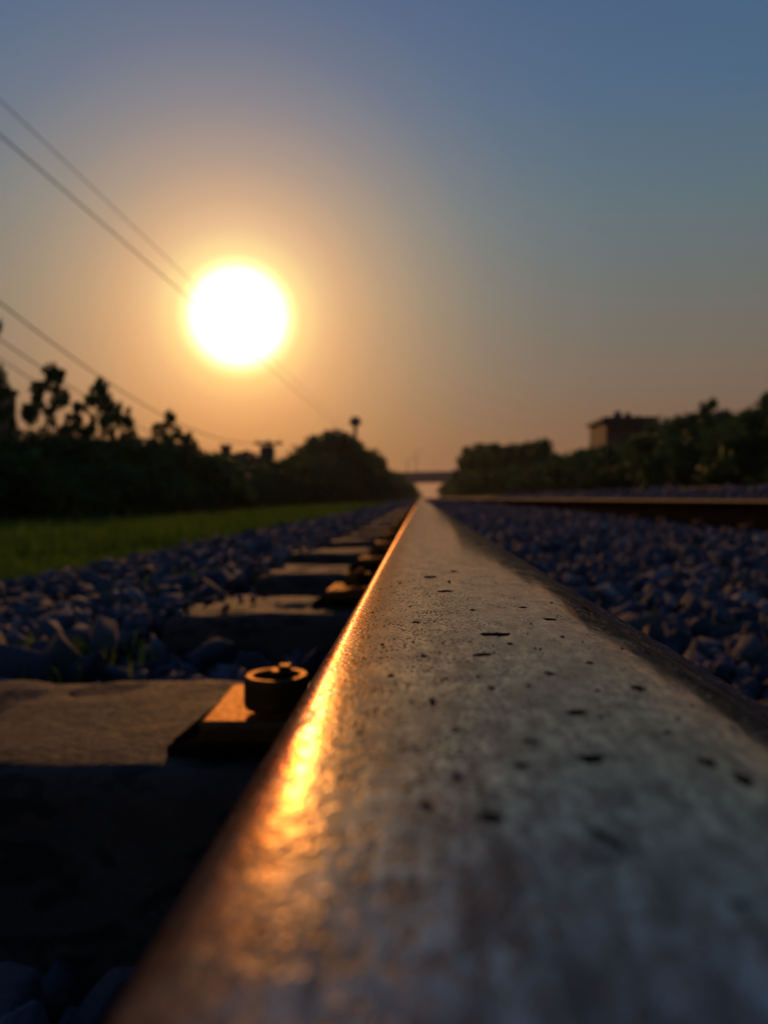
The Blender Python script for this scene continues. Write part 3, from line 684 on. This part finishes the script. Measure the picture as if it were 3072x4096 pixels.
for i, (px, py, d, wm, lab) in enumerate([(2850, 1590, 27, 1.9, 'loose leafy tree right of the house roof'), (3065, 1570, 23, 2.0, 'loose leafy tree cut by the right edge'), (2760, 1660, 30, 1.8, 'low loose tree where the sloping roof ends'), (3330, 1500, 20, 2.4, 'loose leafy tree beyond the right edge')]):
    plant(T_LOOSE, px, py, d, wm, lab, 'tree', GR, k=i % 2)
for i, (px, py, d, wm) in enumerate([(2700, 1665, 32, 3.4), (2800, 1655, 29, 3.2), (2930, 1650, 26, 3), (3050, 1640, 24, 3)]):
    plant(T_BROAD, px, py, d, wm, 'broad dark tree behind the right-hand bushes, %s from the sloping roof' % ORD[i], 'tree', GR)
# prototypes not used go away
for pr in T_BROAD + T_BUSH + T_SAP + T_LOOSE:
    if pr.name not in used:
        for ch in list(pr.children): bpy.data.objects.remove(ch)
        bpy.data.objects.remove(pr)

# ------------------------------------------------------------------ buildings
def part(name, bm, mat, parent): return link(name, me_bm(name, bm), parent, mat)
def house(name, px0, px1, py_top, d, depth, label, wall, rows=2, cols=3, over=.3, extra=None):
    a = at(px0, py_top, d); b = at(px1, py_top, d); zb = gz((a.x + b.x)/2) - .2
    t = empty(name, ((a.x + b.x)/2, d + depth/2, zb)); W = (b.x - a.x)/2; Hh = a.z - zb; Dp = depth/2
    bm = bmesh.new(); box(bm, -W, W, -Dp, Dp, 0, Hh - .25); part('wall', bm, wall, t)
    bm = bmesh.new(); box(bm, -W - over, W + over, -Dp - over, Dp + over, Hh - .25, Hh, .02)
    rf = part('roof', bm, M_ROOF, t)
    for r in range(rows):
        z = 1.0 + r * 3.0
        if z + 1.2 > Hh - .4: break
        for c in range(cols):
            x = -W + (c + .5) * 2*W/cols; ww = min(.5, W/cols*.55)
            bm = bmesh.new()
            for q in ((x-ww-.06, x-ww, z-.06, z+1.26), (x+ww, x+ww+.06, z-.06, z+1.26), (x-ww, x+ww, z-.06, z), (x-ww, x+ww, z+1.2, z+1.26)): box(bm, q[0], q[1], -Dp - .05, -Dp + .02, q[2], q[3])
            wi = part('window', bm, M_ROOF, t); bm = bmesh.new(); box(bm, x-ww, x+ww, -Dp - .015, -Dp + .01, z, z + 1.2); part('pane', bm, M_PANE, wi)
    tag(t, label, 'house' if 'house' in name else 'building'); return t, W, Dp, Hh, rf
t, W, Dp, Hh, rf = house('house', 2425, 2615, 1668, 62, 6, 'two storey house with flat overhanging roof above the right-hand trees', M_WALL2, 3, 3, .3)
for q in ((-.35, .0, .75), (.12, .42, .62), (.62, .8, .4)):
    bm = bmesh.new(); lathe(bm, [(.01, 0), ((q[1]-q[0])*W/2, .02), ((q[1]-q[0])*W/2, q[2]*.8), ((q[1]-q[0])*W/4, q[2])], 12, (W*(q[0]+q[1])/2, -.5, Hh)); part('rooftop_tank', bm, M_ROOF, rf)
bm = bmesh.new(); box(bm, -W - .5, W*1.15, -Dp - .5, -Dp - .31, Hh - .75, Hh - .38, .02); part('fascia', bm, M_ROOF, t)
# lower wing with a roof sloping up to the right
p0 = at(2640, 1750, 60); p1 = at(2860, 1650, 60); zb = gz(p0.x) - .2
t2 = empty('low_house', (p0.x, 60, zb)); wd = p1.x - p0.x
bm = bmesh.new(); vv = [bm.verts.new(c) for c in [(0, 0, 0), (wd, 0, 0), (wd, 0, p1.z - zb - .1), (0, 0, p0.z - zb - .1), (0, 5, 0), (wd, 5, 0), (wd, 5, p1.z - zb - .1), (0, 5, p0.z - zb - .1)]]
for f in ((0,1,2,3), (5,4,7,6), (4,0,3,7), (1,5,6,2), (3,2,6,7)): bm.faces.new([vv[i] for i in f])
part('wall', bm, M_WALL, t2)
bm = bmesh.new(); vv = [bm.verts.new(c) for c in [(-.3, -.4, p0.z - zb - .08), (wd + .3, -.4, p1.z - zb + .0), (wd + .3, 5.4, p1.z - zb + .0), (-.3, 5.4, p0.z - zb - .08)]]
vt = [bm.verts.new(v.co + Vector((0, 0, .14))) for v in vv]
bm.faces.new(vv[::-1]); bm.faces.new(vt)
for i in range(4): bm.faces.new((vv[i], vv[(i+1) % 4], vt[(i+1) % 4], vt[i]))
part('roof', bm, M_ROOF, t2)
tag(t2, 'lower house with a roof sloping up to the right, beside the flat roofed house', 'house')
house('wall_building', -560, -250, 1480, 30, 6, 'dim building at the left edge behind the saplings', M_WALL, 2, 3, .1)
# small roofs between the saplings and the domed tree
t, W, Dp, Hh, rf = house('small_house', 800, 960, 1815, 55, 5, 'low house with a chimney between the saplings and the domed tree', M_WALL, 1, 3, .2)
bm = bmesh.new(); q = at(878, 1785, 55).x - t.location.x; box(bm, q - .32, q + .32, -1, -.3, Hh, Hh + .72, .03); box(bm, q - .4, q + .4, -1.08, -.22, Hh + .6, Hh + .78, .02); part('chimney', bm, M_ROOF, rf)
p = at(985, 1800, 58); zb = gz(p.x) - .2; t3 = empty('gabled_house', (p.x, 58, zb)); hh = p.z - zb
bm = bmesh.new(); box(bm, -1.1, 1.1, 0, 5, 0, hh - .7); part('wall', bm, M_WALL, t3)
bm = bmesh.new(); vv = [bm.verts.new(c) for c in [(-1.3, -.3, hh - .75), (1.3, -.3, hh - .75), (0, -.3, hh), (-1.3, 5.3, hh - .75), (1.3, 5.3, hh - .75), (0, 5.3, hh)]]
for f in ((0, 1, 2), (5, 4, 3), (0, 2, 5, 3), (2, 1, 4, 5), (1, 0, 3, 4)): bm.faces.new([vv[i] for i in f])
part('roof', bm, M_ROOF, t3); tag(t3, 'small house with a peaked roof right of the chimney', 'house')

# ------------------------------------------------------------------ bridge
BD = 270
pl = at(1657, 1925, BD); pr_ = at(1775, 1920, BD); t = empty('road_bridge', ((pl.x + pr_.x)/2, BD, gz(0))); cx_ = t.location.x; z0 = t.location.z
zu = (at(1714, 1930, BD).z - z0); zt = (at(1714, 1888, BD).z - z0)
rise = Matrix.Rotation(R(-1.2), 4, 'Y')
bm = bmesh.new(); box(bm, -60, 60, 0, 9, zu, zt - .5, .05, M=rise); part('deck', bm, M_BRIDGE, t)
for yy in (-.25, 8.9):
    bm = bmesh.new(); box(bm, -60, 60, yy, yy + .3, zu + .3, zt + .15, .03, M=rise)
    for k in range(-14, 15): box(bm, k*4 - .15, k*4 + .15, yy - .06, yy + .36, zu + .6, zt + .3, .02, M=rise)
    part('parapet', bm, M_BRIDGE, t)
for s in (-1, 1):
    x = (pr_.x - pl.x)/2 * s
    bm = bmesh.new(); box(bm, min(x, x + s*1.6), max(x, x + s*1.6), .4, 8.4, -.3, zu + (.1 if s > 0 else -.12), .05); part('pier', bm, M_BRIDGE, t)
    bm = bmesh.new(); box(bm, min(x + s*12, x + s*45), max(x + s*12, x + s*45), .6, 8.2, -.3, zu - .4, .05); part('abutment', bm, M_BRIDGE, t)
tag(t, 'dark road bridge crossing over the track far away at the vanishing point', 'bridge')
def lamp(px, py, d, label):
    p = at(px, py, d); zb = 8.3 - .4 if d > BD else gz(p.x); t = empty('street_lamp', (p.x, d, zb)); h = p.z - zb
    bm = bmesh.new(); tube(bm, [(0, 0, 0), (0, 0, h*.6), (0, 0, h*.95), (.5, 0, h), (1.3, 0, h)], [.16, .12, .1, .08, .06], 8); part('pole', bm, M_POLE, t)
    bm = bmesh.new(); box(bm, 1.1, 2.0, -.18, .18, h - .12, h + .08, .04); part('lamp_head', bm, M_POLE, t); tag(t, label, 'street lamp', 'lamps on the bridge')
lamp(1665, 1800, BD + 5, 'taller faint lamp post standing on the far bridge'); lamp(1630, 1835, BD + 5, 'shorter faint lamp post at the left end of the far bridge')
# mast with box-shaped head
p = at(1421, 1668, 105); zb = gz(p.x) - .1; h = p.z - zb; MASTX = p.x
t = empty('mast', (p.x, 105, zb))
bm = bmesh.new(); tube(bm, [(0, 0, 0), (0, 0, h*.5), (0, 0, h - .2)], [.38, .30, .24], 10); part('pole', bm, M_POLE, t)
bm = bmesh.new(); lathe(bm, [(.3, h - 1.3), (.72, h - 1.15), (.78, h - .45), (.6, h - .1), (.3, h)], 14); part('mast_head', bm, M_POLE, t)
bm = bmesh.new(); box(bm, -1.0, 1.0, -.08, .08, h - .85, h - .7, .01); part('cross_arm', bm, M_POLE, t)
tag(t, 'tall slim mast with a drum shaped head above the left tree line', 'mast')

# ------------------------------------------------------------------ utility poles and wires
def sagz(y): return 2.65 + EYE + .0053 * (y - 33)**2
WX = at(1074, 1760, 45).x
def upole(x, y, top, label, tr=False):
    zb = gz(x) - .1; h = top - zb; t = empty('utility_pole', (x, y, zb))
    bm = bmesh.new(); tube(bm, [(0, 0, 0), (0, 0, h*.5), (0, 0, h)], [.17, .14, .11], 10); part('pole', bm, M_POLE, t)
    bm = bmesh.new(); box(bm, -.85, .85, -.09, .03, h - .26, h - .10, .01); part('cross_arm', bm, M_POLE, t)
    for k in (-.7, 0, .7):
        bm = bmesh.new(); lathe(bm, [(.03, h - .10), (.06, h - .06), (.035, h - .02), (.05, h + .02), (.02, h + .06)], 10, (k, -.03 if k else 0.0, 0)); part('insulator', bm, M_POLE, t)
    if tr:
        bm = bmesh.new(); box(bm, -.42, .42, -.55, -.17, h - 1.15, h - .35, .04); part('transformer', bm, M_POLE, t)
    tag(t, label, 'utility pole', 'utility poles'); return t
upole(WX, 45, sagz(45) + .05, 'short utility pole with cross arm and transformer beyond the small houses', True)
upole(WX, 3, sagz(3) + .1, 'utility pole out of view to the left holding the sagging wires')
def wire(name, pts, r_, label):
    bm = bmesh.new(); tube(bm, pts, r_, 6); o = link(name, me_bm(name, bm, True), None, M_WIRE); tag(o, label, 'wire', 'overhead wires'); return o
ysq = list(np.linspace(3, 45, 40))
wire('overhead_wire', [(WX, y, sagz(y) + .05) for y in ysq], .018, 'sagging wire at the left, the highest of the three that dip behind the saplings')
wire('overhead_wire', [(WX + .05, y, sagz(y) - .78) for y in ysq], .015, 'sagging wire at the left, the middle of the three that dip behind the saplings')
wire('overhead_wire', [(WX + .05, y, sagz(y) - 1.2) for y in ysq], .012, 'sagging wire at the left, the lowest of the three that dip behind the saplings')
k0 = at(0, 540, 17); kk = k0.x / 17 
def line(px0, py0, px1, py1, lab, r_):
    # straight wires running level beside the track
    a = at(px0, py0, 16.2); y2 = 260
    wire('overhead_wire', [(a.x, y, a.z + .00001 * (y - 130)**2 * 0) for y in (2, 16, 60, 104.5, 180, 260)], r_, lab)
    return a
a1 = line(0, 540, 740, 1185, 'thick straight wire running down to the sun, the lower of the upper pair', .018)
a2 = line(0, 400, 740, 1110, 'thin straight wire running down to the sun, the upper of the upper pair', .012)
print('wire heights', a1, a2, 'mast', MASTX, h)

# ------------------------------------------------------------------ haze
if HAZE:
    bm = bmesh.new(); box(bm, -3900, 3900, -58, 3000, -9, 60)
    hm = bpy.data.materials.new('haze_air'); hm.use_nodes = True; ht = hm.node_tree; ht.nodes.clear()
    pv = ht.nodes.new('ShaderNodeVolumePrincipled'); ho = ht.nodes.new('ShaderNodeOutputMaterial'); ht.links.new(pv.outputs[0], ho.inputs['Volume'])
    pv.inputs['Color'].default_value = (.9, .88, .85, 1); pv.inputs['Density'].default_value = HAZE; pv.inputs['Anisotropy'].default_value = .5
    tag(link('haze', me_bm('haze', bm), None, hm), 'thin evening haze in the air', kind='stuff')
